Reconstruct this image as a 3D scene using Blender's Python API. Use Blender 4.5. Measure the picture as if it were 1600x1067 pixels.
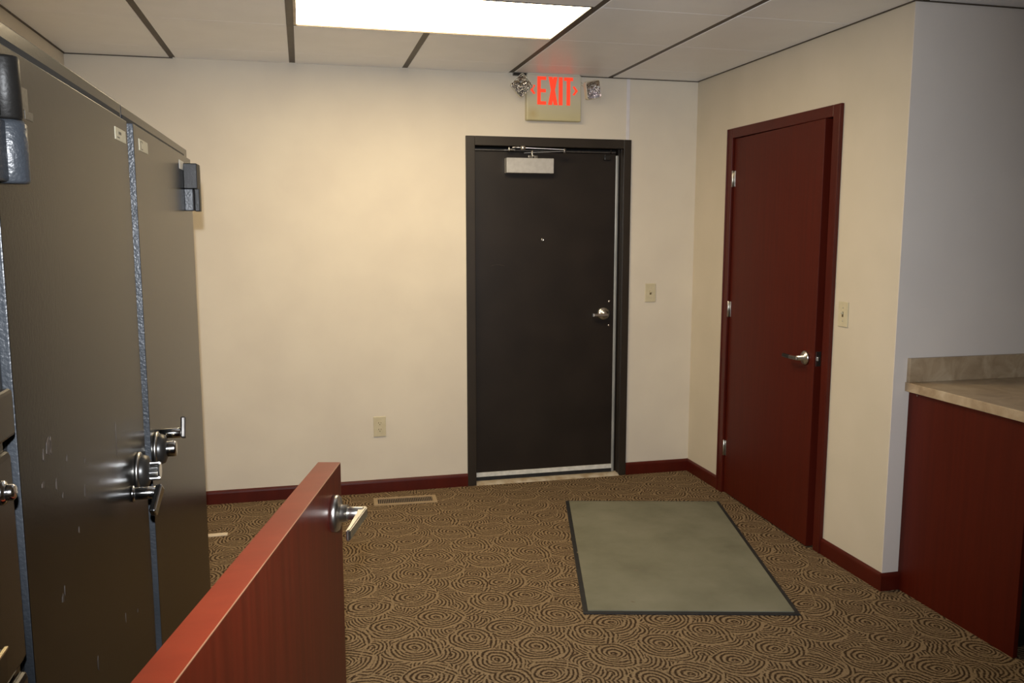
import bpy, bmesh, math, random
from mathutils import Matrix, Vector
random.seed(7)
C = bpy.context.scene
COL = C.collection
for o in list(bpy.data.objects): bpy.data.objects.remove(o)

# ---------------------------------------------------------------- camera
F, YAW, PITCH, ROLL = 1326.3, 0.24086, -0.13031, 0.00038
CAM = Vector((-2.3734, -4.9083, 1.5351))
cy, sy, cp, sp = math.cos(YAW), math.sin(YAW), math.cos(PITCH), math.sin(PITCH)
fwd = Vector((sy*cp, cy*cp, sp)); rgt = Vector((cy, -sy, 0)); up = rgt.cross(fwd)
cr, sr = math.cos(ROLL), math.sin(ROLL)
r2 = cr*rgt + sr*up; u2 = -sr*rgt + cr*up
cam_d = bpy.data.cameras.new('camera'); cam = bpy.data.objects.new('camera', cam_d); COL.objects.link(cam)
cam_d.sensor_width = 36; cam_d.sensor_fit = 'HORIZONTAL'; cam_d.lens = F*36/1600
cam_d.clip_start = 0.02
m = Matrix((r2, u2, -fwd)).transposed().to_4x4(); m.translation = CAM
cam.matrix_world = m
C.camera = cam

# ---------------------------------------------------------------- light
w = bpy.data.worlds.new('world'); C.world = w; w.use_nodes = True
w.node_tree.nodes['Background'].inputs[0].default_value = (.02, .018, .015, 1)
w.node_tree.nodes['Background'].inputs[1].default_value = .3
C.view_settings.view_transform = 'Standard'; C.view_settings.look = 'None'
C.view_settings.gamma = 1; C.view_settings.use_curve_mapping = False
C.view_settings.exposure = 0.0
WARM = (1.0, .79, .49)
PANEL_E = 18.0          # ceiling light panels
FLASH_W = 296
# the camera's own flash, just above the lens
fl = bpy.data.lights.new('camera_flash', 'SPOT'); fl.energy = FLASH_W; fl.color = (.93, .96, 1.0)
fl.shadow_soft_size = .012; fl.spot_size = math.radians(82); fl.spot_blend = .75
flo = bpy.data.objects.new('camera_flash', fl); COL.objects.link(flo)
mm = Matrix((r2, u2, -fwd)).transposed().to_4x4(); mm.translation = CAM + u2*.108 - r2*.014
flo.matrix_world = mm

# ---------------------------------------------------------------- node helpers
class V:
    """a value in a node tree with arithmetic"""
    def __init__(s, nt, sock): s.nt, s.s = nt, sock
    def op(s, o, b=None, c=None):
        n = s.nt.nodes.new('ShaderNodeMath'); n.operation = o
        s.nt.links.new(s.s, n.inputs[0])
        for i, x in ((1, b), (2, c)):
            if x is None: continue
            if isinstance(x, V): s.nt.links.new(x.s, n.inputs[i])
            else: n.inputs[i].default_value = x
        return V(s.nt, n.outputs[0])
    def __add__(s, b): return s.op('ADD', b)
    def __sub__(s, b): return s.op('SUBTRACT', b)
    def __mul__(s, b): return s.op('MULTIPLY', b)
    def __truediv__(s, b): return s.op('DIVIDE', b)
    def gt(s, b): return s.op('GREATER_THAN', b)
    def lt(s, b): return s.op('LESS_THAN', b)
    def sin(s): return s.op('SINE')
    def cos(s): return s.op('COSINE')
    def abs(s): return s.op('ABSOLUTE')
    def sqrt(s): return s.op('SQRT')
    def clamp(s):
        r = s.op('MAXIMUM', 0.0); return r.op('MINIMUM', 1.0)

def material(name, col=(.5, .5, .5), rough=.5, metal=0., spec=.5):
    mt = bpy.data.materials.new(name); mt.use_nodes = True
    b = mt.node_tree.nodes['Principled BSDF']
    b.inputs['Base Color'].default_value = (*col, 1); b.inputs['Roughness'].default_value = rough
    b.inputs['Metallic'].default_value = metal; b.inputs['Specular IOR Level'].default_value = spec
    return mt, mt.node_tree, b

def coords(nt, scale=(1, 1, 1), loc=(0, 0, 0), rot=(0, 0, 0)):
    g = nt.nodes.new('ShaderNodeNewGeometry'); mp = nt.nodes.new('ShaderNodeMapping')
    nt.links.new(g.outputs['Position'], mp.inputs[0])
    mp.inputs['Scale'].default_value = scale; mp.inputs['Location'].default_value = loc; mp.inputs['Rotation'].default_value = rot
    return mp.outputs[0]

def noise(nt, vec, scale, detail=3, rough=.5, dist=0):
    n = nt.nodes.new('ShaderNodeTexNoise'); nt.links.new(vec, n.inputs['Vector'])
    n.inputs['Scale'].default_value = scale; n.inputs['Detail'].default_value = detail
    n.inputs['Roughness'].default_value = rough; n.inputs['Distortion'].default_value = dist
    return V(nt, n.outputs['Fac'])

def ramp(nt, v, stops):
    r = nt.nodes.new('ShaderNodeValToRGB'); nt.links.new(v.s, r.inputs[0])
    e = r.color_ramp.elements
    while len(e) < len(stops): e.new(.5)
    for k, (p, c) in enumerate(stops): e[k].position = p; e[k].color = (*c, 1)
    return r.outputs[0]

def bump(nt, b, v, strength, dist):
    n = nt.nodes.new('ShaderNodeBump'); n.inputs['Strength'].default_value = strength; n.inputs['Distance'].default_value = dist
    nt.links.new(v.s, n.inputs['Height']); nt.links.new(n.outputs[0], b.inputs['Normal'])

def noisy(name, c1, c2, scale, rough=.5, stretch=(1, 1, 1), detail=3, metal=0, spec=.5, bs=0, bd=.001, bscale=None, lo=.35, hi=.65):
    mt, nt, b = material(name, c1, rough, metal, spec)
    v = noise(nt, coords(nt, stretch), scale, detail)
    nt.links.new(ramp(nt, v, [(lo, c1), (hi, c2)]), b.inputs['Base Color'])
    if bs: bump(nt, b, noise(nt, coords(nt), bscale or scale, 2), bs, bd)
    return mt

# ---------------------------------------------------------------- materials
M = {}
M['wall'] = noisy('cream_wall', (.66, .60, .505), (.70, .64, .535), 3, .7, bs=.15, bd=.0006, bscale=260, spec=.3)
M['tan_wall'] = noisy('tan_wall', (.60, .54, .43), (.635, .57, .46), 3, .7, bs=.15, bd=.0006, bscale=260, spec=.3)
M['grey_wall'] = noisy('grey_wall', (.70, .64, .585), (.73, .67, .61), 3, .75, bs=.15, bd=.0006, bscale=260, spec=.3)
M['seam'] = noisy('seam_strip', (.68, .65, .66), (.72, .69, .70), 20, .5)
M['tile'] = noisy('vinyl_ceiling_tile', (.89, .905, .935), (.92, .935, .965), 6, .36, bs=.04, bd=.0004, bscale=180, spec=.8)
M['bronze'] = noisy('bronze_grid', (.055, .042, .028), (.075, .058, .040), 9, .5)
M['mahog_trim'] = noisy('mahogany_trim', (.064, .0066, .003), (.078, .0085, .0038), 14, .38, (1, 1, .3), spec=.3)
M['mahog_door'] = noisy('mahogany_veneer', (.066, .0062, .0020), (.078, .0078, .0026), 9, .45, (6, 6, .25), spec=.22)
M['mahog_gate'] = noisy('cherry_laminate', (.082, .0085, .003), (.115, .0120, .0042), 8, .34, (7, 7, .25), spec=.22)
M['mahog_top_lit'] = noisy('cherry_top_lit', (.168, .017, .0042), (.195, .022, .006), 10, .42, (1, 3, 3), spec=.22)  # flash light on the half door's top is put into this colour
M['core'] = noisy('raw_edge_line', (.30, .14, .07), (.34, .17, .09), 30, .6)
M['brown_black'] = noisy('dark_brown_steel', (.014, .0098, .0072), (.019, .0135, .010), 5, .42, spec=.38)
M['frame_brown'] = noisy('dark_brown_frame', (.022, .0160, .0108), (.027, .020, .0140), 5, .42, spec=.4)
M['black'] = noisy('black_rubber', (.006, .006, .007), (.012, .012, .013), 40, .7)
M['gap'] = noisy('dark_gap', (.004, .004, .004), (.006, .006, .006), 10, .9)
M['dark_plastic'] = noisy('dark_plastic', (.01, .009, .008), (.016, .014, .012), 30, .35)
M['ivory'] = noisy('ivory_plastic', (.56, .50, .34), (.60, .54, .38), 30, .35)
M['slot'] = noisy('slot_shadow', (.10, .075, .03), (.14, .10, .05), 30, .6)
M['chrome'] = noisy('chrome', (.62, .62, .62), (.72, .72, .71), 30, .13, metal=1)
M['satin'] = noisy('satin_nickel', (.52, .50, .46), (.62, .60, .56), 60, .28, metal=1)
M['nickel_dark'] = noisy('dark_nickel', (.14, .13, .12), (.18, .17, .16), 60, .35, metal=1)
M['alu'] = noisy('silver_paint', (.48, .47, .45), (.54, .53, .51), 40, .40, metal=.25)
M['strip_alu'] = noisy('aluminium_strip', (.30, .31, .30), (.44, .44, .42), 20, .4, (1, 1, .2), metal=.3)
M['sweep_white'] = noisy('sweep_aluminium', (.60, .60, .56), (.75, .74, .70), 30, .4)
M['thresh'] = noisy('worn_threshold', (.34, .26, .16), (.52, .46, .36), 18, .45)
M['register'] = noisy('tan_register', (.30, .215, .115), (.34, .25, .14), 30, .45)
M['slat'] = noisy('register_slat', (.17, .12, .07), (.21, .15, .09), 30, .5)
M['pale'] = noisy('pale_wood', (.62, .52, .38), (.72, .62, .48), 20, .6)
M['sticker'] = noisy('cream_sticker', (.52, .48, .34), (.60, .56, .41), 120, .5)
M['ink'] = noisy('sticker_ink', (.10, .085, .05), (.14, .12, .08), 120, .6)
M['gold'] = noisy('brass_edge', (.75, .62, .36), (.8, .68, .42), 30, .25, metal=.8)
M['smudge'] = noisy('bare_scuff', (.030, .022, .017), (.072, .055, .043), 90, .6)
M['residue'] = noisy('tape_residue', (.035, .028, .018), (.06, .05, .034), 200, .5)

def hammertone(name, c1, c2, rough, bs=.5, spec=.5):
    mt, nt, b = material(name, c1, rough, 0, spec)
    co = coords(nt)
    v = noise(nt, co, 5, 3)
    nt.links.new(ramp(nt, v, [(.3, c1), (.7, c2)]), b.inputs['Base Color'])
    n = noise(nt, co, 210, 2, .5)
    bump(nt, b, n, bs, .0012)
    return mt
M['safe'] = hammertone('safe_paint_dim_front', (.0042, .0037, .0032), (.0062, .0056, .0048), .255, .08, .15)  # same paint as the sides, dimness of grazing light put into the colour
M['safe_lit'] = hammertone('hammertone_flash_lit', (.021, .0240, .0285), (.034, .0385, .0455), .38, .8, .4)  # same paint on the sides, flash brightness put into the colour
M['safe_black'] = hammertone('black_hinge_paint', (.006, .0055, .005), (.010, .009, .008), .45, .3, .22)
M['cab'] = noisy('bronze_brown_steel', (.014, .010, .007), (.020, .015, .010), 8, .25, spec=.5)

# counter laminate
mt, nt, b = material('stone_laminate', rough=.35)
v = noise(nt, coords(nt, rot=(.3, .2, .7)), 9, 6, .65, .8)
nt.links.new(ramp(nt, v, [(.32, (.30, .215, .13)), (.5, (.41, .31, .20)), (.62, (.47, .37, .25)), (.72, (.55, .46, .33))]), b.inputs['Base Color'])
M['laminate'] = mt
# mat pile
mt, nt, b = material('mat_pile', rough=.95, spec=.1)
a = noise(nt, coords(nt), 3.2, 4, .6); s2 = noise(nt, coords(nt), 420, 2)
vv = (a*.75 + s2*.25)
nt.links.new(ramp(nt, vv, [(.3, (.135, .132, .095)), (.52, (.18, .178, .132)), (.75, (.22, .215, .165))]), b.inputs['Base Color'])
bump(nt, b, s2, .3, .002)
M['mat'] = mt

# lamp lens
def emit(name, col, st):
    mt, nt, b = material(name, (.8, .8, .8), .4)
    b.inputs['Emission Color'].default_value = (*col, 1); b.inputs['Emission Strength'].default_value = st
    return mt
M['lens'] = emit('lit_diffuser', WARM, PANEL_E)
M['exit_red'] = emit('lit_red_letters', (1.0, .055, .018), .95)
for k in ('exit_red',): M[k].node_tree.nodes['Principled BSDF'].inputs['Base Color'].default_value = (.25, .02, .01, 1)
# exit sign face, ivory with a brown heat stain at lower left
mt, nt, b = material('aged_ivory', rough=.45)
g = nt.nodes.new('ShaderNodeNewGeometry'); sep = nt.nodes.new('ShaderNodeSeparateXYZ'); nt.links.new(g.outputs['Position'], sep.inputs[0])
X, Z = V(nt, sep.outputs[0]), V(nt, sep.outputs[2])
d = ((X+1.055)*(X+1.055) + (Z-2.205)*(Z-2.205)).sqrt()
st = (d/.045).op('SUBTRACT', 1.).op('MULTIPLY', -1.).clamp()
zz = ((Z-2.17)/.20).clamp()
mx = nt.nodes.new('ShaderNodeMix'); mx.data_type = 'RGBA'; nt.links.new(zz.s, mx.inputs[0])
mx.inputs[6].default_value = (.52, .47, .27, 1); mx.inputs[7].default_value = (.60, .58, .47, 1)
m2 = nt.nodes.new('ShaderNodeMix'); m2.data_type = 'RGBA'; nt.links.new((st*.55).s, m2.inputs[0]); nt.links.new(mx.outputs[2], m2.inputs[6])
m2.inputs[7].default_value = (.42, .29, .10, 1); nt.links.new(m2.outputs[2], b.inputs['Base Color'])
M['sign'] = mt
# ribbed reflector lens of the emergency lamps
mt, nt, b = material('mirror_reflector', (.72, .71, .70), .09, 1)
v = noise(nt, coords(nt, (1, 1, .6)), 75, 1, .6, .5)
bump(nt, b, v, 1.0, .022)
M['reflector'] = mt
mt, nt, b = material('clear_lens', (1, 1, 1), .03); b.inputs['Transmission Weight'].default_value = 1; b.inputs['IOR'].default_value = 1.45
M['clear'] = mt

# carpet: overlapping rosettes of concentric tan loops on dark brown
def carpet():
    mt, nt, b = material('swirl_carpet', rough=.95, spec=.1)
    base = coords(nt, (1, 1, 0), rot=(0, 0, -.24))
    wn = nt.nodes.new('ShaderNodeTexNoise'); nt.links.new(base, wn.inputs['Vector']); wn.inputs['Scale'].default_value = 17; wn.inputs['Detail'].default_value = 1
    sub = nt.nodes.new('ShaderNodeVectorMath'); sub.operation = 'MULTIPLY_ADD'
    nt.links.new(wn.outputs['Color'], sub.inputs[0]); sub.inputs[1].default_value = (.016, .016, 0); nt.links.new(base, sub.inputs[2])
    vec = sub.outputs[0]
    s0 = nt.nodes.new('ShaderNodeSeparateXYZ'); nt.links.new(vec, s0.inputs[0]); px, py = V(nt, s0.outputs[0]), V(nt, s0.outputs[1])
    def cell(scale, off, rnd):
        mp = nt.nodes.new('ShaderNodeMapping'); nt.links.new(vec, mp.inputs[0]); mp.inputs['Location'].default_value = (*off, 0)
        vo = nt.nodes.new('ShaderNodeTexVoronoi'); vo.voronoi_dimensions = '2D'; nt.links.new(mp.outputs[0], vo.inputs['Vector'])
        vo.inputs['Scale'].default_value = scale; vo.inputs['Randomness'].default_value = rnd
        s = nt.nodes.new('ShaderNodeSeparateXYZ'); nt.links.new(vo.outputs['Position'], s.inputs[0])
        sc = nt.nodes.new('ShaderNodeSeparateColor'); nt.links.new(vo.outputs['Color'], sc.inputs[0])
        return px + off[0] - V(nt, s.outputs[0]), py + off[1] - V(nt, s.outputs[1]), V(nt, sc.outputs[0]), V(nt, sc.outputs[1])
    def rings(dx, dy, ax, ay, freq, ph=0):
        return (((dx*dx)*ax + (dy*dy)*ay).sqrt())*freq + ph
    K = 2*math.pi/.0158
    inv = lambda q: q*-1.+1.
    # layer A: rosettes with an off-centre eye, cut by crescents
    dx, dy, h1, h2 = cell(1/.205, (.0, .0), .38)
    an = (h1-.5)*1.5
    ca, sa = an.cos(), an.sin()
    dx, dy = dx*ca - dy*sa, dx*sa + dy*ca
    rA = (dx*dx*.82 + dy*dy).sqrt()
    th = dy.op('ARCTAN2', dx)
    e1 = rings(dx+.006+rA*.10, dy-.010-rA*.30, .85, 1.25, K) + th
    e2 = rings(dx, dy-.006, .82, 1.0, K, 2.1)
    e3 = rings(dx+.085, dy+.030, 1.0, .8, K*.9, .7)
    c1 = dy - (dx*dx)*3.6 + (dx*.12) + .004 + (h2*.030)
    c2 = dx - (dy*dy)*9. - .046 + (h2*.012)
    cut = c1.lt(0.); cut2 = c2.gt(0.)
    phA = e1*inv(cut) + e2*cut
    phA = phA*inv(cut2) + e3*cut2
    R0 = .094
    inA = rA.lt(R0)
    # layer B: smaller rosettes and fans showing between
    bx, by, g1, g2 = cell(1/.115, (.37, .21), .85)
    f1 = rings(bx, by-.01, 1.25, .9, K) + by.op('ARCTAN2', bx)
    f2 = rings(bx+.07, by-.06, 1., 1., K)
    cB = (bx*(g1-.5) + by*(g2-.5)).gt(.001)
    phB = f1*inv(cB) + f2*cB
    ph = phA*inA + phB*inv(inA)
    line = ph.sin()*.62+.64
    # light rim around each rosette and along the crescent
    rim = (((rA-R0).abs())/.0042).op('SUBTRACT', 1.).op('MULTIPLY', -1.).clamp()
    cr1 = (c1.abs()/.0048).op('SUBTRACT', 1.).op('MULTIPLY', -1.).clamp()*inA
    line = (line + rim*.9 + cr1*.9).clamp()
    n1 = noise(nt, coords(nt), 330, 2, .6); n2 = noise(nt, coords(nt), 120, 2, .5); n3 = noise(nt, coords(nt), 1.3, 2)
    v = (line*.72 + (n1-.5)*1.1 + (n2-.5)*1.4 + .13).clamp()
    c = ramp(nt, v, [(.20, (.036, .021, .011)), (.45, (.095, .062, .034)), (.64, (.190, .134, .076)), (.98, (.262, .190, .112))])
    nt.links.new(c, b.inputs['Base Color'])
    bump(nt, b, (line*.8 + n1*.5), .5, .004)
    return mt
M['carpet'] = carpet()

# ---------------------------------------------------------------- mesh helpers
def BM(): return bmesh.new()
def box(bm, x0, x1, y0, y1, z0, z1, mat=None, bev=0, mi=0):
    vs = [bm.verts.new((x, y, z)) for x in (x0, x1) for y in (y0, y1) for z in (z0, z1)]
    fs = [bm.faces.new([vs[i] for i in q]) for q in ((0, 1, 3, 2), (4, 6, 7, 5), (0, 4, 5, 1), (2, 3, 7, 6), (0, 2, 6, 4), (1, 5, 7, 3))]
    for f in fs: f.material_index = mi
    if bev:
        es = list({e for f in fs for e in f.edges})
        r = bmesh.ops.bevel(bm, geom=es, offset=bev, segments=2, affect='EDGES', profile=.5)
        vs = list({v for f in r['faces'] for v in f.verts} | {v for v in vs if v.is_valid})
    vs = [v for v in vs if v.is_valid]
    if mat is not None: bmesh.ops.transform(bm, matrix=mat, verts=vs)
    return vs
def lathe(bm, prof, n=32, mat=None, mi=0):
    """profile [(r, z)] turned round local z"""
    rings = []; allv = []
    for r, z in prof:
        if r < 1e-6: ring = [bm.verts.new((0, 0, z))]
        else: ring = [bm.verts.new((r*math.cos(2*math.pi*k/n), r*math.sin(2*math.pi*k/n), z)) for k in range(n)]
        rings.append(ring); allv += ring
    for a, b_ in zip(rings, rings[1:]):
        for k in range(n):
            q = [a[k % len(a)], a[(k+1) % len(a)], b_[(k+1) % len(b_)], b_[k % len(b_)]]
            q = list(dict.fromkeys(q))
            if len(q) > 2:
                f = bm.faces.new(q); f.smooth = True; f.material_index = mi
    if mat is not None: bmesh.ops.transform(bm, matrix=mat, verts=allv)
    return allv
def prism(bm, pts, t, mat=None, bev=0):
    """outline in local xy extruded along z by t"""
    a = [bm.verts.new((x, y, 0)) for x, y in pts]; b_ = [bm.verts.new((x, y, t)) for x, y in pts]
    fs = [bm.faces.new(a[::-1]), bm.faces.new(b_)]
    for k in range(len(pts)):
        j = (k+1) % len(pts); fs.append(bm.faces.new((a[k], a[j], b_[j], b_[k])))
    vs = a+b_
    if bev:
        es = list({e for f in fs for e in f.edges})
        r = bmesh.ops.bevel(bm, geom=es, offset=bev, segments=2, affect='EDGES')
        vs = list({v for f in r['faces'] for v in f.verts} | {v for v in vs if v.is_valid})
    vs = [v for v in vs if v.is_valid]
    if mat is not None: bmesh.ops.transform(bm, matrix=mat, verts=vs)
def frame_m(o, xa, ya, za):
    mt = Matrix((Vector(xa).normalized(), Vector(ya).normalized(), Vector(za).normalized())).transposed().to_4x4(); mt.translation = Vector(o); return mt
def rod(bm, a, b_, r, n=16, r_end=None):
    a, b_ = Vector(a), Vector(b_); z = (b_-a); L = z.length; z.normalize()
    x = z.orthogonal().normalized(); y = z.cross(x)
    e = min(r*.25, L*.2); q = r_end or r
    lathe(bm, [(0, 0), (r-e, 0), (r, e), (q, L-e), (q-e, L), (0, L)], n, frame_m(a, x, y, z))
def bar(bm, a, b_, w_, t, upv=(0, 0, 1), bev=.001):
    a, b_ = Vector(a), Vector(b_); x = (b_-a); L = x.length; x.normalize(); z = Vector(upv); y = z.cross(x).normalized(); z = x.cross(y)
    box(bm, 0, L, -w_/2, w_/2, -t/2, t/2, frame_m(a, x, y, z), bev)

MW = {}
def obj(name, bm, mat, parent=None, label=None, world=True):
    me = bpy.data.meshes.new(name); bmesh.ops.recalc_face_normals(bm, faces=bm.faces[:]); bm.to_mesh(me); bm.free()
    for mt in (mat if isinstance(mat, (list, tuple)) else [mat]): me.materials.append(M[mt])
    o = bpy.data.objects.new(name, me); COL.objects.link(o)
    if parent:
        o.parent = parent
        if world: me.transform(MW[parent.name].inverted())
        MW[o.name] = MW[parent.name]
    else: MW[o.name] = Matrix.Identity(4)
    if label: o['label'] = label
    return o
def tag(o, label, cat, group=None, kind=None):
    o['label'] = label; o['category'] = cat
    if group: o['group'] = group
    if kind: o['kind'] = kind
    return o
def thing(name, label, cat, loc=(0, 0, 0), rotz=0, group=None, kind=None):
    o = bpy.data.objects.new(name, None); COL.objects.link(o); o.location = loc; o.rotation_euler = (0, 0, rotz); o.empty_display_size = .05
    MW[o.name] = Matrix.Translation(loc) @ Matrix.Rotation(rotz, 4, 'Z')
    return tag(o, label, cat, group, kind)
def quick(name, mat, parent, *boxes, bev=0, label=None):
    bm = BM()
    for q in boxes: box(bm, *q, bev=bev)
    return obj(name, bm, mat, parent, label)
def struct(name, mat, *boxes, bev=0, label='', cat=''):
    return tag(quick(name, mat, None, *boxes, bev=bev), label, cat, kind='structure')

# ---------------------------------------------------------------- the room
H = 2.4328; XL = -3.528; YG = -1.904; T = .6096; XG = -.5675; Y1 = -.281
XE = 2.6; YN = -7.2
struct('floor', 'carpet', (XL-.1, XE+.1, YN-.1, .2, -.1, 0), label='brown and tan swirl patterned carpet floor', cat='floor')
dX0, dX1, dZ = -1.444, -.430, 2.074
struct('wall_back', 'wall', (XL-.1, dX0+.03, 0, .12, 0, H+.1), (dX1-.03, .12, 0, .12, 0, H+.1), (dX0+.03, dX1-.03, 0, .12, dZ-.03, H+.1),
       label='cream back wall around the dark brown exit door', cat='wall')
rY0, rY1, rZ = -.424, -1.476, 2.10
struct('wall_right', 'tan_wall', (0, .10, rY0-.03, 0, 0, H+.1), (0, .10, YG+.003, rY1+.03, 0, H+.1), (0, .10, rY1+.03, rY0-.03, rZ-.03, H+.1),
       label='cream side wall holding the dark red door', cat='wall')
struct('wall_alcove', 'grey_wall', (.0, .1, YG, YG+.003, 0, H+.1), (.1, XE+.1, YG, YG+.10, 0, H+.1), label='grey wall above the countertop', cat='wall')
struct('wall_left', 'wall', (XL-.1, XL, YN, 0, 0, H+.1), label='cream left wall behind the two tall safes', cat='wall')
struct('wall_front', 'wall', (XL-.1, XE+.1, YN-.1, YN, 0, H+.1), label='cream wall behind the photographer', cat='wall')
struct('wall_east', 'wall', (XE, XE+.1, YN, YG, 0, H+.1), label='cream wall at the far end of the counter', cat='wall')

# ceiling: tiles hung a little below recessed bronze runners
bm = BM()
xs = [XG + k*T for k in range(-5, 7)]
ys = [Y1 - k*T for k in range(0, 12)]
xe = [XL] + [x for x in xs if XL+.03 < x < XE] + [XE]
ye = [0] + [y for y in ys if y > YN] + [YN]
BARW = .0155
LIGHTS = [(-2.396, -1.177, Y1-T*2, Y1-T)]
for i in range(len(xe)-1):
    for j in range(len(ye)-1):
        x0, x1 = xe[i], xe[i+1]; y1_, y0_ = ye[j], ye[j+1]
        xm, ym = (x0+x1)/2, (y0_+y1_)/2
        if any(a < xm < b_ and c < ym < d_ for a, b_, c, d_ in LIGHTS): continue
        if xm > 0 and y0_ > YG: continue
        if xm > 0: y1_ = min(y1_, YG)
        gx0 = .004 if i == 0 else BARW; gx1 = .004 if i == len(xe)-2 else BARW
        box(bm, x0+gx0, x1-gx1, y0_+.0008, y1_-(.0008 if j else 0), H, H+.014, bev=.0016)
tag(obj('ceiling', bm, 'tile'), 'off-white suspended ceiling tiles', 'ceiling', kind='structure')
struct('trim_1', 'bronze', *[(x-BARW+.0003, x+BARW-.0003, a, b_, H+.003, H+.03) for x in xe[1:-1] for a, b_ in ([(YN, LIGHTS[0][2]), (LIGHTS[0][3], 0)] if LIGHTS[0][0]+.1 < x < LIGHTS[0][1]-.1 else [(YN, 0)])], (XL, XE, YN, YG+.1, H+.013, H+.03) , (XL, .12, YG, .1, H+.013, H+.03),
       label='bronze ceiling runners between the tile columns', cat='trim')
struct('trim_2', 'bronze', (-.007, 0, YG, 0, H-.004, H+.006), (-.765, 0, -.007, 0, H-.004, H+.004), (XL, -3.005, -.007, 0, H-.004, H+.004),
       (XL, XL+.009, YN, 0, H-.004, H+.006), (0, XE, YG-.007, YG, H-.004, H+.006), label='thin dark angle where ceiling meets wall', cat='trim')
for k, (a, b_, c, d_) in enumerate(LIGHTS):
    t = thing('ceiling_light', 'lit rectangular ceiling light panel in front of the exit sign', 'light', ((a+b_)/2, (c+d_)/2, H), group=None)
    a += BARW; b_ -= BARW
    quick('lens', 'lens', t, (a+.012, b_-.008, c+.006, d_-.006, H+.004, H+.007))
    quick('light_frame', 'bronze', t, (a, b_, d_-.006, d_-.0015, H-.002, H+.010), (a, b_, c+.0015, c+.006, H-.002, H+.010), (b_-.008, b_, c+.0015, d_-.0015, H-.0, H+.010))
    quick('side_rail', 'pale', t, (a, a+.012, c+.006, d_-.006, H+.0, H+.010), label='pale inner rail of the light')
# seam strips of the wall panels
struct('trim_3', 'seam', (-.463, -.442, -.003, 0, dZ, H), label='pale vertical panel strip above right end of exit door', cat='trim', bev=.001)
struct('trim_4', 'wall', (-1.437, -1.431, -.0012, 0, dZ, H), label='fine vertical panel seam above left end of exit door', cat='trim')

# baseboards with a rounded top
def baseboard(name, a, b_, n, label):
    """a->b along the wall, n out of the wall"""
    a, b_, n = Vector((*a, 0)), Vector((*b_, 0)), Vector((*n, 0)); bm = BM()
    x = (b_-a); L = x.length; x.normalize()
    prof = [(0, 0), (.012, 0), (.012, .060), (.0105, .068), (.007, .074), (.003, .077), (0, .077)]
    fm = frame_m(a, n, (0, 0, 1), n.cross(Vector((0, 0, 1))))
    if n.cross(Vector((0, 0, 1))).dot(x) < 0: fm.translation = b_
    prism(bm, prof, L, fm)
    return tag(obj(name, bm, 'mahog_trim'), label, 'baseboard', kind='structure')
baseboard('baseboard_back', (XL, 0), (dX0, 0), (0, -1), 'dark red baseboard left of the exit door')
baseboard('baseboard_corner', (dX1, 0), (0, 0), (0, -1), 'short dark red baseboard between exit door and room corner')
baseboard('baseboard_right', (0, 0), (0, rY0), (-1, 0), 'dark red baseboard between the room corner and the red door')
baseboard('baseboard_pier', (0, rY1), (0, YG), (-1, 0), 'dark red baseboard right of the red door')
baseboard('baseboard_alcove', (-.012, YG), (.078, YG), (0, -1), 'stub of dark red baseboard beside the cabinet')
baseboard('baseboard_left', (XL, YN), (XL, 0), (1, 0), 'dark red baseboard along the left wall')

# ---------------------------------------------------------------- exit door
D1 = thing('door_1', 'dark brown steel exit door under the lit exit sign', 'door', (-.937, 0, 0), kind='structure')
fi0, fi1, fiz = dX0+.053, dX1-.047, 2.021
bm = BM()
for q in ((dX0, fi0, -.012, .11, 0, dZ), (fi1, dX1, -.012, .11, 0, dZ), (fi0, fi1, -.012, .11, fiz, dZ)): box(bm, *q, bev=.002)
box(bm, fi1-.009, fi1, .066, .11, 0, fiz); box(bm, fi0, fi0+.009, .096, .11, 0, fiz)
box(bm, fi1-.004, fi1, .022, .030, 0, fiz, bev=.001)
obj('door_frame', bm, 'frame_brown', D1)
SL0, SL1 = fi0+.004, -.507
slab = quick('door_panel', 'brown_black', D1, (SL0, SL1, .05, .092, .055, 1.993), bev=.001)
quick('weatherstrip', 'strip_alu', D1, (SL1+.001, SL1+.018, .046, .060, .012, 1.985), bev=.003, label='bare aluminium weatherstrip on the latch side')
quick('head_strip', 'nickel_dark', D1, (SL0, SL1, .044, .060, 1.996, 2.008), bev=.002)
bm = BM(); box(bm, SL0, SL1, .040, .05, .036, .062, bev=.001)
for k in range(8):
    x = SL0 + .02 + k*(SL1-SL0-.04)/7; lathe(bm, [(0, 0), (.003, 0), (.003, .0015), (0, .0015)], 10, frame_m((x, .040, .055), (1, 0, 0), (0, 0, 1), (0, -1, 0)))
sw = obj('door_sweep', bm, 'sweep_white', D1, 'white aluminium sweep strip')
quick('rubber_seal', 'black', sw, (SL0, SL1, .042, .06, .012, .036), bev=.001)
bm = BM(); prism(bm, [(-.016, 0), (-.013, .006), (.01, .012), (.10, .012), (.10, 0)], fi1-fi0, frame_m((fi0, 0, 0), (0, 1, 0), (0, 0, 1), (1, 0, 0)))
obj('threshold', bm, 'thresh', D1, 'worn tan threshold plate')
bm = BM(); lathe(bm, [(0, 0), (.009, 0), (.009, .002), (.006, .003), (.004, .0015), (0, .0015)], 20, frame_m((-.966, .05, 1.478), (1, 0, 0), (0, 0, 1), (0, -1, 0)))
obj('peephole', bm, 'satin', D1)
bm = BM()
pts = [(-1.283, 1.325), (-1.26, 1.331), (-1.235, 1.331), (-1.20, 1.324)]
for (a, za), (b_, zb) in zip(pts, pts[1:]): rod(bm, (a, .0499, za), (b_, .0499, zb), .0012, 6)
obj('scratch', bm, 'smudge', D1, 'light curved scratch')
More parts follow.
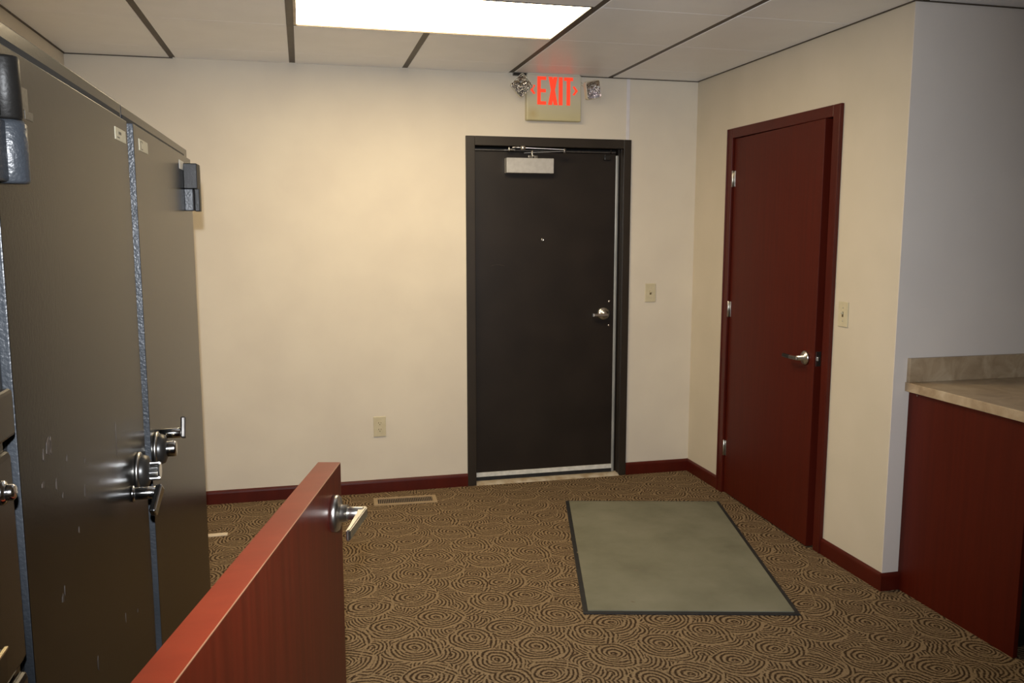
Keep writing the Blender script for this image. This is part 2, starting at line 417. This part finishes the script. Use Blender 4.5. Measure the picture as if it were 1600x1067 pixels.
# lever set
bm = BM(); lathe(bm, [(0, 0), (.040, 0), (.041, .004), (.038, .012), (.030, .017), (.018, .019), (.015, .034), (0, .034)], 40, frame_m((-.573, .05, 1.023), (1, 0, 0), (0, 0, 1), (0, -1, 0)))
hd = obj('door_handle', bm, 'satin', D1, 'satin nickel round rose with lever')
bm = BM(); bar(bm, (-.555, .012, 1.018), (-.648, .012, 1.018), .014, .018, bev=.003); box(bm, -.654, -.647, .004, .028, 1.008, 1.029, bev=.002)
obj('lever', bm, 'satin', hd)
for z in (1.098, .948):
    bm = BM(); lathe(bm, [(0, 0), (.008, 0), (.008, .003), (.004, .005), (0, .005)], 16, frame_m((-.535, .05, z), (1, 0, 0), (0, 0, 1), (0, -1, 0)))
    obj('screw', bm, 'chrome', D1)
# closer
bm = BM(); box(bm, -1.202, -.915, -.008, .05, 1.868, 1.955, bev=.003)
cl = obj('door_closer', bm, 'alu', D1, 'silver box door closer with folding arms')
bm = BM()
rod(bm, (-1.043, .012, 1.950), (-1.043, .012, 2.004), .007, 16); rod(bm, (-1.043, -.004, 1.962), (-1.043, -.004, 1.972), .012)
box(bm, -1.072, -1.050, -.010, .004, 1.955, 1.972, bev=.004); box(bm, -1.036, -1.014, -.010, .004, 1.955, 1.972, bev=.004)
obj('spindle', bm, 'satin', cl)
bm = BM(); bar(bm, (-1.10, -.016, 1.982), (-.868, -.060, 1.992), .016, .004); rod(bm, (-.866, -.060, 1.980), (-.866, -.060, 2.008), .009)
obj('lower_arm', bm, 'nickel_dark', cl)
bm = BM(); bar(bm, (-.866, -.060, 2.002), (-1.16, .0, 2.014), .016, .004); rod(bm, (-1.108, -.020, 1.998), (-1.108, -.020, 2.022), .016, 20); box(bm, -1.19, -1.15, -.006, .03, 1.996, 2.006, bev=.002); rod(bm, (-1.186, -.002, 1.992), (-1.186, -.002, 2.016), .006)
rod(bm, (-1.17, -.01, 2.012), (-1.13, -.012, 2.018), .003)
obj('upper_arm', bm, 'satin', cl)
bm = BM(); box(bm, -.585, -.545, .03, .05, 1.955, 1.985, bev=.003); rod(bm, (-.545, .03, 1.995), (-.552, .01, 2.015), .003); rod(bm, (-.592, .036, 1.955), (-.584, .02, 1.985), .0025)
obj('door_catch', bm, 'dark_plastic', D1)
struct('wall_outside', 'gap', (dX0-.05, dX1+.05, .12, .16, 0, dZ+.05), label='darkness behind the exit door', cat='wall')

# ---------------------------------------------------------------- red door on the right wall
D2 = thing('door_2', 'dark red wooden door standing slightly ajar in the right wall', 'door', (0, -.95, 0), kind='structure')
tw = .058; j0, j1, jz = rY0-tw, rY1+tw, rZ-tw+.004
bm = BM()
for q in ((-.016, 0, j0, rY0, 0, rZ), (-.016, 0, rY1, j1, 0, rZ), (-.016, 0, j1, j0, jz, rZ)): box(bm, *q, bev=.003)
box(bm, -.020, -.012, rY1+.001, rY1+.012, 0, rZ-.001, bev=.002); box(bm, -.020, -.012, rY0-.012, rY0-.001, 0, rZ-.001, bev=.002)
for q in ((0, .11, j0+.002, j0+.022, 0, jz), (0, .11, j1-.022, j1-.002, 0, jz), (0, .11, j1, j0, jz+.0, jz+.02)): box(bm, *q)
box(bm, .046, .06, j1, j1+.014, 0, jz); box(bm, .046, .06, j0-.014, j0, 0, jz); box(bm, .046, .06, j1, j0, jz-.014, jz)
obj('door_frame', bm, 'mahog_trim', D2)
ANG = math.radians(-2.1)
HG = Vector((-.001, j0-.006, 0))
dm = Matrix.Translation(HG) @ Matrix.Rotation(ANG, 4, 'Z')     # local -y runs along the door
W2 = .900
bm = BM(); box(bm, 0, .042, -W2, 0, .008, jz-.004, mat=dm, bev=.0015)
slab2 = obj('door_panel', bm, 'mahog_door', D2)
quick('latch_strip', 'nickel_dark', D2, (.020, .026, j1, j1+.0035, 1.30, 2.0), label='grey strip on the latch jamb')
def dpt(x, y, z): return dm @ Vector((x, y, z))
for z in (1.822, 1.088, .272):
    bm = BM(); lf = [(-.003, .0, -.019, -.002), (-.003, .0, .003, .012)]
    for (xa, xb, ya, yb) in lf: box(bm, xa, xb, ya, yb, z-.044, z+.044, mat=dm, bev=.0006)
    rod(bm, dpt(-.008, .001, z-.046), dpt(-.008, .001, z+.046), .0055, 14)
    obj('hinge', bm, 'satin', D2, 'satin nickel hinge')
bm = BM(); ax = (dm.to_3x3() @ Vector((-1, 0, 0))); ay = (dm.to_3x3() @ Vector((0, -1, 0)))
lathe(bm, [(0, 0), (.034, 0), (.034, .006), (.030, .012), (.014, .016), (.011, .05), (0, .05)], 36, frame_m(dpt(0, -.825, .926), ay, (0, 0, 1), ax))
hd2 = obj('door_handle', bm, 'satin', D2, 'satin nickel round rose with lever')
bm = BM(); p0, p1, p2 = dpt(-.050, -.835, .926), dpt(-.052, -.765, .924), dpt(-.050, -.700, .924)
bar(bm, p0, p1, .014, .018, bev=.004); obj('lever', bm, 'satin', hd2)
bm = BM(); bar(bm, p1, p2, .016, .019, bev=.005); obj('lever_sleeve', bm, 'dark_plastic', hd2, 'dark sleeve on the lever end')
bm = BM(); box(bm, .008, .034, -W2-.0012, -W2, .895, .965, mat=dm, bev=.0004); box(bm, .014, .028, -W2-.009, -W2, .92, .94, mat=dm, bev=.002)
obj('latch', bm, 'satin', D2)
quick('strike_plate', 'satin', D2, (.004, .034, j1+.0, j1+.0015, .89, .97))
struct('wall_closet', 'gap', (.16, .2, rY1-.1, rY0+.1, 0, 2.2), (.1, .2, rY0+.06, rY0+.1, 0, 2.2), (.1, .2, rY1-.1, rY1-.06, 0, 2.2), (.1, .2, rY1-.1, rY0+.1, 2.16, 2.2), label='dark closet space behind the red door', cat='wall')

# ---------------------------------------------------------------- exit sign with emergency lamps
ES = thing('exit_sign', 'lit red EXIT sign with two square emergency lamp heads above the door', 'sign', (-.925, 0, 2.165))
sx0, sx1, sz0, sz1, sf = -1.092, -.762, 2.167, 2.426, -.045
bm = BM(); box(bm, sx0, sx1, sf, 0, sz0, sz1, bev=.006); obj('housing', bm, 'sign', ES)
# stroke letters: each a set of polygons on the sign face
def poly(bm, pts, y=sf-.0012, t=.0014):
    prism(bm, pts, t, frame_m((0, y+t, 0), (1, 0, 0), (0, 0, 1), (0, -1, 0)))
def rect(bm, a, b_, c, d_): poly(bm, [(a, c), (b_, c), (b_, d_), (a, d_)])
zb, zt = 2.256, 2.414; s = .0205
def X_(u): return -1.0625 + (u-470)*(.000444)     # sign-face scale taken from the closeup
bm = BM(); e0 = X_(545); rect(bm, e0, e0+s, zb, zt); rect(bm, e0+s, e0+s+.033, zt-.019, zt); rect(bm, e0+s, e0+s+.033, zb, zb+.019); rect(bm, e0+s, e0+s+.031, 2.3255, 2.3445)
obj('letter_e', bm, 'exit_red', ES)
bm = BM(); x0, x1 = X_(690), X_(822); mz = (zb+zt)/2; q = .0115
poly(bm, [(x0, zb), (x0+.024, zb), (x1-.002, zt), (x1-.026, zt)]); poly(bm, [(x0+.002, zt), (x0+.026, zt), (x1, zb), (x1-.024, zb)], y=sf-.0014)
obj('letter_x', bm, 'exit_red', ES)
bm = BM(); rect(bm, X_(835), X_(835)+.0235, zb, zt); obj('letter_i', bm, 'exit_red', ES)
bm = BM(); t0, t1 = X_(906), X_(1030); c_ = (t0+t1)/2; rect(bm, t0, t1, zt-.019, zt); rect(bm, c_-.011, c_+.011, zb, zt-.019); obj('letter_t', bm, 'exit_red', ES)
def chev(tipx, dirn):
    bm = BM(); z0 = 2.340; w_ = .028; h = .026; k = .012
    poly(bm, [(tipx, z0), (tipx+dirn*w_*.75, z0+h), (tipx+dirn*(w_*.75+k), z0+h-.003), (tipx+dirn*k*1.4, z0), (tipx+dirn*(w_*.75+k), z0-h+.003), (tipx+dirn*w_*.75, z0-h)])
    return bm
obj('arrow', chev(-1.073, 1), 'exit_red', ES); obj('arrow', chev(X_(1098), -1), 'exit_red', ES)
quick('top_bracket', 'sign', ES, (-1.085, -.77, -.038, -.002, 2.425, 2.4325))
quick('side_bracket', 'dark_plastic', ES, (-1.165, -1.092, -.030, -.002, 2.418, 2.4325))
def lamp_head(c, roll, yaw, arm_from):
    c = Vector(c); n = Vector((math.sin(yaw), -math.cos(yaw), -.12)).normalized()
    x = n.cross(Vector((0, 0, 1))).normalized()*-1; y = n.cross(x); 
    R_ = Matrix.Rotation(roll, 3, n); x = R_ @ x; y = R_ @ y
    fm = frame_m(c, x, y, n); h = .050
    bm = BM()
    # square dish: rim, walls and back
    rings = [(h, .0), (h, .010), (h-.003, .012), (h-.005, .010), (.012, -.022), (0.0, -.022)]
    def sq(r, z, k=6):
        out = []; cr_ = r*.22
        for sx_, sy_, a0 in ((1, 1, 0), (-1, 1, 90), (-1, -1, 180), (1, -1, 270)):
            for j in range(k+1):
                a = math.radians(a0+90*j/k); out.append(Vector((sx_*(r-cr_)+cr_*math.cos(a), sy_*(r-cr_)+cr_*math.sin(a), z)))
        return out
    rv = [[bm.verts.new(fm @ p) for p in sq(r, z)] for r, z in [(h, -.012), (h, .010), (h-.003, .012)]]
    for a, b_ in zip(rv, rv[1:]):
        for k in range(len(a)): bm.faces.new((a[k], a[(k+1) % len(a)], b_[(k+1) % len(a)], b_[k]))
    bk = [bm.verts.new(fm @ p) for p in sq(h*.55, -.034)]
    for k in range(len(bk)): bm.faces.new((bk[k], bk[(k+1) % len(bk)], rv[0][(k+1) % len(bk)], rv[0][k]))
    bm.faces.new(bk)
    hd_ = obj('lamp_head', bm, 'sign', ES, 'square emergency lamp head with mirrored reflector')
    bm = BM()
    rr = [[bm.verts.new(fm @ p) for p in sq(r, z)] for r, z in [(h-.003, .012), (h-.005, .010), (h*.66, -.008), (h*.34, -.020), (.010, -.025)]]
    for a, b_ in zip(rr, rr[1:]):
        for k in range(len(a)): f = bm.faces.new((a[k], a[(k+1) % len(a)], b_[(k+1) % len(a)], b_[k])); f.smooth = True
    bm.faces.new(rr[-1])
    obj('reflector', bm, 'reflector', hd_)
    bm = BM(); lathe(bm, [(0, -.024), (.006, -.022), (.007, -.010), (.004, -.002), (0, 0)], 16, fm); obj('bulb', bm, 'clear', hd_)
    bm = BM(); rod(bm, arm_from, c - n*.03, .007, 12); obj('bracket_arm', bm, 'sign', hd_)
lamp_head((-1.138, -.105, 2.349), math.radians(42), -.18, (-1.08, -.02, 2.40))
lamp_head((-.713, -.100, 2.342), math.radians(14), .30, (-.775, -.02, 2.40))

# ---------------------------------------------------------------- plates on the walls
def plate_frame(o, wall):
    return frame_m(o, (1, 0, 0), (0, 0, 1), (0, -1, 0)) if wall == 'back' else frame_m(o, (0, -1, 0), (0, 0, 1), (-1, 0, 0))
def lbox(bm, fm, x0, x1, y0, y1, z0, z1, bev=0): box(bm, x0, x1, y0, y1, z0, z1, mat=fm, bev=bev)
def outlet():
    t = thing('wall_outlet', 'ivory duplex power outlet low on the back wall', 'outlet', (-1.965, 0, .337)); fm = plate_frame((-1.965, 0, .396), 'back')
    bm = BM(); lbox(bm, fm, -.036, .036, -.059, .059, 0, .006, .002); obj('cover_plate', bm, 'ivory', t)
    for s_ in (-1, 1):
        bm = BM(); q = [(.017*math.cos(a)*1.0, .0145*math.sin(a)+s_*.0195) for a in [2*math.pi*k/24 for k in range(24)]]
        prism(bm, q, .008, fm); rc = obj('receptacle', bm, 'ivory', t)
        bm = BM(); lbox(bm, fm, -.008, -.005, s_*.0195-.001, s_*.0195+.008, .0078, .0084); lbox(bm, fm, .005, .0075, s_*.0195, s_*.0195+.007, .0078, .0084)
        lathe(bm, [(0, .0078), (.003, .0078), (.003, .0084), (0, .0084)], 12, fm @ Matrix.Translation((0, s_*.0195-.007, 0))); obj('slots', bm, 'slot', rc)
outlet()
def switch(o, wall, label):
    t = thing('light_switch', label, 'switch', (o[0], o[1], o[2]-.057)); fm = plate_frame(o, wall)
    bm = BM(); lbox(bm, fm, -.035, .035, -.057, .057, 0, .006, .002); obj('cover_plate', bm, 'ivory', t)
    bm = BM(); lbox(bm, fm, -.0055, .0055, -.012, .012, .004, .0068); obj('toggle_slot', bm, 'slot', t)
    bm = BM(); lbox(bm, fm @ Matrix.Rotation(math.radians(-28), 4, 'X'), -.0042, .0042, -.004, .005, .002, .018, .001); obj('toggle', bm, 'ivory', t)
    for s_ in (-1, 1):
        bm = BM(); lathe(bm, [(0, .006), (.003, .006), (.0025, .0072), (0, .0072)], 10, fm @ Matrix.Translation((0, s_*.030, 0)))
        obj('screw', bm, 'satin', t)
switch((-.285, 0, 1.151), 'back', 'ivory toggle switch on the wall right of the exit door')
switch((0, -1.548, 1.158), 'right', 'ivory toggle switch on the wall right of the red door')

# ---------------------------------------------------------------- floor things
MR = math.atan2(-.649+.43, -.123+.969)
FM = thing('floor_mat', 'grey-green rectangular entrance mat with black rubber edge', 'mat', (-.716, -1.235, 0), MR)
bm = BM(); box(bm, -.437, .437, -.72, .72, 0, .006, bev=.0028); fb = bm
bmesh.ops.transform(fb, matrix=MW[FM.name], verts=fb.verts[:]); obj('rubber_edge', fb, 'black', FM)
bm = BM(); box(bm, -.417, .417, -.70, .70, .004, .010, bev=.002); bmesh.ops.transform(bm, matrix=MW[FM.name], verts=bm.verts[:]); mp_ = obj('pile', bm, 'mat', FM)
def floorpt(u, v):
    dx, dy = (u-800)/F, -(v-533.5)/F; d = fwd + r2*dx + u2*dy; k = (.010-CAM.z)/d.z; return CAM + d*k
for (u, v, r) in ((910, 806, .006), (908, 814, .004), (931, 836, .007), (903, 863, .008), (993, 891, .009), (989, 940, .009), (1166, 862, .004), (1085, 873, .005)):
    p = floorpt(u, v); bm = BM()
    lathe(bm, [(0, .0106), (r*.6, .0106), (r, .0098)], 7, Matrix.Translation((p.x, p.y, 0)) @ Matrix.Rotation(u, 4, 'Z') @ Matrix.Diagonal((1.4, .7, 1, 1)))
    obj('dirt_speck', bm, 'ink', mp_, 'small dark speck of dirt')

RG = thing('floor_register', 'tan metal floor vent with dark slats near the back baseboard', 'vent', (-1.845, -.2, 0), -.05)
def rbox(bm, *q, bev=0): box(bm, *q, mat=MW[RG.name], bev=bev)
bm = BM()
for q in ((-.178, .178, .044, .066, 0, .006), (-.178, .178, -.066, -.044, 0, .006), (-.178, -.155, -.044, .044, 0, .006), (.155, .178, -.044, .044, 0, .006)): rbox(bm, *q, bev=.001)
obj('frame', bm, 'register', RG)
bm = BM(); rbox(bm, -.155, .155, -.044, .044, 0, .0008); obj('opening', bm, 'gap', RG)
bm = BM()
for k in range(30):
    x = -.148+k*.0102; rbox(bm, x, x+.0046, -.044, .044, .0006, .005)
obj('slats', bm, 'slat', RG)
bm = BM(); box(bm, -3.02, -2.787, -.548, -.510, 0, .006, mat=Matrix.Translation((-2.787, -.53, 0)) @ Matrix.Rotation(.02, 4, 'Z') @ Matrix.Translation((2.787, .53, 0)), bev=.0025)
tag(obj('wood_strip', bm, 'pale'), 'pale flat strip lying on the carpet behind the far safe', 'strip')

# ---------------------------------------------------------------- counter
CB = thing('base_cabinet', 'dark red base cabinet under the beige countertop', 'cabinet', (1.0, -2.2, 0))
quick('side_panel', 'mahog_door', CB, (.078, .097, -2.527, YG-.001, 0, .868), bev=.001)
quick('front_panel', 'dark_plastic', CB, (.098, 2.4, -2.50, -2.485, .09, .866), (.098, 2.4, -2.46, -2.445, 0, .09), label='dark front of the cabinet')
quick('back_panel', 'mahog_door', CB, (.098, 2.4, YG-.02, YG-.001, 0, .866))
quick('end_panel', 'mahog_door', CB, (2.4, 2.42, -2.5, YG-.001, 0, .866))
CT = thing('countertop', 'beige stone-look laminate countertop with short backsplash', 'countertop', (1.0, -2.2, .87))
quick('counter_slab', 'laminate', CT, (.056, 2.45, -2.56, YG-.001, .869, .907), bev=.002)
quick('backsplash', 'laminate', CT, (.062, 2.45, YG-.020, YG-.0005, .907, 1.008), bev=.0015)
bm = BM(); lathe(bm, [(0, 0), (.003, 0), (.002, .001), (0, .001)], 10, frame_m((.078, -1.955, .857), (0, -1, 0), (0, 0, 1), (-1, 0, 0))); obj('screw', bm, 'satin', CB)

# ---------------------------------------------------------------- safes
def face_m(x, y, z): return frame_m((x, y, z), (0, 1, 0), (0, 0, 1), (1, 0, 0))   # local x -> +y, local y -> up, local z -> out of the door
def sbox(name, mat, parent, *qs, bev=0, label=None): return quick(name, mat, parent, *qs, bev=bev, label=label)

def dial(parent, x, y, z, knurl):
    fm = face_m(x, y, z)
    bm = BM(); lathe(bm, [(0, 0), (.037, 0), (.0375, .004), (.033, .007), (.030, .005), (0, .005)], 48, fm); d0 = obj('dial_ring', bm, 'satin', parent, 'satin metal dial ring')
    bm = BM(); lathe(bm, [(.032, .004), (.032, .010), (.029, .018), (.020, .022), (0, .022)], 48, fm)
    obj('dial', bm, 'dark_plastic', d0)
    bm = BM(); n = 40
    prof = [(.0165, .020), (.0165, .037), (.0155, .040), (.0, .040)]
    if knurl:
        rings = []
        for r, zz_ in prof[:-1]:
            rings.append([bm.verts.new(fm @ Vector(((r+(.0012 if k % 2 else -.0008))*math.cos(2*math.pi*k/(2*n)), (r+(.0012 if k % 2 else -.0008))*math.sin(2*math.pi*k/(2*n)), zz_))) for k in range(2*n)])
        for a, b_ in zip(rings, rings[1:]):
            for k in range(2*n): bm.faces.new((a[k], a[(k+1) % (2*n)], b_[(k+1) % (2*n)], b_[k]))
        bm.faces.new(rings[-1])
    else: lathe(bm, prof, 40, fm)
    obj('knob', bm, 'chrome', d0)

def safe(name, label, y0, y1, dy0, dy1, xf, ztop):
    t = thing(name, label, 'safe', (-3.05, (y0+y1)/2, 0))
    bx = -2.702
    bm = BM(); box(bm, -3.44, bx, y0, y1, .0, ztop, bev=.0015)
    bm.normal_update()
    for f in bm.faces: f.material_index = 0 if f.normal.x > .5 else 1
    obj('body', bm, ['safe', 'safe_lit'], t)
    bm = BM(); box(bm, bx+.0003, bx+.002, dy0-.004, dy1+.004, .055, ztop-.019); obj('door_gap', bm, 'gap', t)
    bm = BM(); box(bm, bx+.002, xf, dy0, dy1, .06, ztop-.034, bev=.0015)
    # one paint: flash brightness coloured into the edges, dimness into the front
    bm.normal_update()
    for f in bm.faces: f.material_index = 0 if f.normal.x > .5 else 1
    d_ = obj('door', bm, ['safe', 'safe_lit'], t)
    return t, d_
S1, S1D = safe('safe', 'nearer tall charcoal safe with scuffed door, beside the file cabinet', -3.898, -3.117, -3.880, -3.140, -2.6885, 1.773)
S2, S2D = safe('safe', 'farther tall charcoal safe standing toward the back wall', -3.113, -2.155, -3.108, -2.235, -2.683, 1.773)
XF1, XF2 = -2.6885, -2.683
# safe 1 hardware
dial(S1, XF1, -3.221, 1.081, True)
bm = BM()
rod(bm, (XF1, -3.290, 1.059), (XF1+.046, -3.290, 1.059), .0115, 24); lathe(bm, [(.0115, 0), (.015, .001), (.015, .004), (.0115, .006)], 24, face_m(XF1, -3.290, 1.059))
hh = obj('handle', bm, 'chrome', S1, 'chrome lever handle')
bm = BM(); bar(bm, (XF1+.048, -3.284, 1.068), (XF1+.040, -3.325, 1.030), .012, .020, bev=.003); obj('lever', bm, 'chrome', hh)
bm = BM(); box(bm, XF1, XF1+.0006, -3.252, -3.158, 1.695, 1.717); obj('sticker', bm, 'sticker', S1, 'cream paper sticker')
bm = BM(); box(bm, XF1+.0006, XF1+.0009, -3.222, -3.200, 1.706, 1.711); box(bm, XF1+.0006, XF1+.0009, -3.236, -3.215, 1.699, 1.701); obj('sticker_print', bm, 'residue', S1)
bm = BM(); box(bm, XF1, XF1+.0005, -3.775, -3.752, 1.676, 1.702, mat=None); box(bm, XF1, XF1+.0005, -3.766, -3.735, 1.666, 1.676); obj('tape_residue', bm, 'residue', S1)
for (y, z, dy, dz) in ((-3.768, 1.268, .010, .012), (-3.758, 1.266, .003, .012), (-3.79, 1.262, .003, .008), (-3.69, 1.232, .003, .005), (-3.80, 1.228, .006, .004), (-3.745, 1.212, .003, .008), (-3.61, 1.162, .004, .010),
                       (-3.60, 1.205, .003, .004), (-3.72, 1.19, .003, .004), (-3.39, 1.185, .0022, .030), (-3.752, 1.062, .005, .006), (-3.742, 1.068, .002, .007), (-3.60, .893, .004, .012), (-3.40, .872, .002, .009), (-3.655, 1.12, .002, .005), (-3.30, .84, .002, .004)):
    bm = BM(); prism(bm, [(-dy, -dz*.6), (dy*.4, -dz), (dy, dz*.3), (dy*.2, dz), (-dy*.7, dz*.5)], .0004, face_m(XF1, y, z)); obj('paint_scuff', bm, 'smudge', S1D, 'bare scuff in the dark paint')
# barrel hinges
def barrel(parent, y, z0, zm, z1, x, r, leaf):
    bm = BM(); lathe(bm, [(0, 0), (r-.002, 0), (r, .002), (r, z1-zm-.003), (r-.001, z1-zm), (0, z1-zm)], 32, Matrix.Translation((x, y, zm)))
    if leaf: box(bm, x-.03, x, y-.06, y-.004, zm+.002, z1-.002, bev=.002)
    h = obj('hinge', bm, 'safe_black', parent, 'dark barrel hinge')
    bm = BM(); lathe(bm, [(0, 0), (r+.001, 0), (r+.003, .003), (r+.003, zm-z0-.006), (r, zm-z0-.001), (0, zm-z0-.001)], 32, Matrix.Translation((x, y, z0)))
    if leaf: box(bm, x-.03, x+.004, y-.07, y-.004, z0+.001, zm-.002, bev=.003)
    obj('hinge_knuckle', bm, 'safe_lit', h)
for zt_ in (1.722, .35): barrel(S1, -3.850, zt_-.136, zt_-.067, zt_, -2.684, .0165, zt_ > 1)
# safe 2 hardware
dial(S2, XF2, -3.052, 1.081, False)
bm = BM(); rod(bm, (XF2, -2.990, 1.100), (XF2+.043, -2.990, 1.100), .011, 24)
hh = obj('handle', bm, 'chrome', S2, 'chrome lever handle')
bm = BM(); box(bm, -.009, .009, -.012, .034, 0, .010, mat=face_m(XF2+.042, -2.990, 1.100) @ Matrix.Rotation(math.radians(-20), 4, 'Z'), bev=.003); obj('lever', bm, 'nickel_dark', hh)
bm = BM(); box(bm, XF2, XF2+.0006, -3.055, -2.955, 1.693, 1.716); obj('sticker', bm, 'sticker', S2, 'cream label sticker')
bm = BM()
for q in ((-3.040, -3.036, 1.697, 1.712), (-3.040, -3.018, 1.711, 1.7125), (-3.040, -3.016, 1.696, 1.6975), (-3.018, -3.016, 1.708, 1.712)): box(bm, XF2+.0006, XF2+.0009, *q)
obj('sticker_print', bm, 'ink', S2)
bm = BM(); box(bm, XF2, XF2+.0006, -2.478, -2.395, 1.697, 1.720); obj('tag', bm, 'sweep_white', S2, 'small silver tag by the hinge')
# far hinge: black block over grey block
sbox('hinge', 'safe_black', S2, (-2.684, -2.648, -2.400, -2.33, 1.648, 1.7165), (-2.661, -2.647, -2.370, -2.33, 1.587, 1.7165), bev=.002, label='black upper hinge block')
sbox('hinge_block', 'safe_lit', S2, (-2.684, -2.661, -2.398, -2.34, 1.588, 1.6475), bev=.002, label='grey lower hinge block')

# ---------------------------------------------------------------- file cabinet
FC = thing('file_cabinet', 'dark bronze metal file cabinet at the left edge, nearest the camera', 'file cabinet', (-3.05, -4.15, 0))
fy0, fy1, fx = -4.37, -3.918, -2.690
bm = BM(); box(bm, -3.44, fx, fy0, fy1, 0, 1.371, bev=.004); obj('body', bm, 'cab', FC)
sbox('top_band', 'cab', FC, (fx, fx+.013, fy0+.001, fy1-.001, 1.318, 1.369), bev=.004)
z = 1.306
for k in range(5):
    h = .234
    bm = BM(); box(bm, fx, fx+.012, fy0+.014, fy1-.014, z-h, z, bev=.007); dr = obj('drawer', bm, 'cab', FC)
    zc = z-.186
    bm = BM(); box(bm, fx+.012, fx+.024, -4.22, -4.030, zc+.006, zc+.010, bev=.001); box(bm, fx+.020, fx+.024, -4.22, -4.030, zc-.018, zc+.010, bev=.001)
    pl = obj('pull', bm, 'cab', dr)
    bm = BM(); bar(bm, (fx+.024, -4.22, zc+.011), (fx+.024, -4.030, zc+.011), .004, .003, bev=.0008); obj('pull_edge', bm, 'gold', pl, 'bright brass edge of the pull')
    z -= h+.012
bm = BM(); rod(bm, (fx+.010, -3.976, 1.271), (fx+.026, -3.976, 1.271), .0085, 24); lathe(bm, [(.0085, 0), (.0125, 0), (.0125, .004), (.0085, .006)], 24, face_m(fx+.012, -3.976, 1.271))
obj('lock', bm, 'chrome', FC, 'chrome push-button lock')

# ---------------------------------------------------------------- half-height door in the foreground
GZ = 1.080
A = Vector((-2.313, -3.240, 0)); dv = Vector((-.24197, -.97028, 0)); nl = Vector((-.97028, .24197, 0))    # dv toward the camera, nl to the left
GD = thing('half_door', 'open cherry red half-height swinging door in the foreground', 'door', tuple(A + dv*.9))
gm = frame_m(A, dv, -nl, (0, 0, 1)) if False else Matrix(((dv.x, nl.x, 0, A.x), (dv.y, nl.y, 0, A.y), (0, 0, 1, 0), (0, 0, 0, 1)))
GL = .92
bm = BM(); box(bm, 0, GL, 0, .0443, .012, GZ-.001, mat=gm, bev=.0006); gp = obj('panel', bm, 'mahog_gate', GD)
bm = BM(); box(bm, 0, GL, .0012, .0443, GZ-.0012, GZ, mat=gm); obj('lit_top_edge', bm, 'mahog_top_lit', GD, 'top edge with flash light put into its brighter red')
bm = BM(); box(bm, .004, GL, -.0002, .0012, GZ-.0014, GZ-.0002, mat=gm); obj('edge_line', bm, 'core', GD)
go = lambda s_, o_, z_: gm @ Vector((s_, -o_, z_))
fr = frame_m(go(.081, 0, 1.003), dv, (0, 0, 1), -nl)
bm = BM(); lathe(bm, [(0, 0), (.0345, 0), (.0345, .008), (.032, .013), (.020, .014), (.0165, .017), (.016, .028), (.0, .028)], 48, fr); gh = obj('handle', bm, 'satin', GD, 'satin nickel round rose with lever')
bm = BM(); rod(bm, go(.081, .026, 1.003), go(.081, .060, 1.003), .0125, 32); obj('neck', bm, 'satin', gh)
bm = BM(); pr = [(-.014, .060), (-.010, .064), (.118, .056), (.122, .052), (.120, .048), (.012, .052), (-.010, .046)]
prism(bm, [(a, b_) for a, b_ in pr], .020, Matrix(((dv.x, -nl.x, 0, go(.081, 0, 0).x), (dv.y, -nl.y, 0, go(.081, 0, 0).y), (0, 0, 1, .993), (0, 0, 0, 1))), bev=.002)
obj('lever', bm, 'satin', gh)
# left side handle
fl2 = frame_m(gm @ Vector((.081, .0443, 1.003)), dv, (0, 0, 1), nl)
bm = BM(); box(bm, -.001, .0, .010, .034, .97, 1.04, mat=gm); obj('latch_plate', bm, 'satin', GD)
# post carrying the half door
bm = BM(); pm = gm @ Matrix.Translation((GL+.003, -.01, 0)); box(bm, 0, .05, 0, .066, 0, GZ, mat=pm, bev=.002)
tag(obj('hinge_post', bm, 'mahog_trim'), 'dark red post carrying the half-height door', 'post')
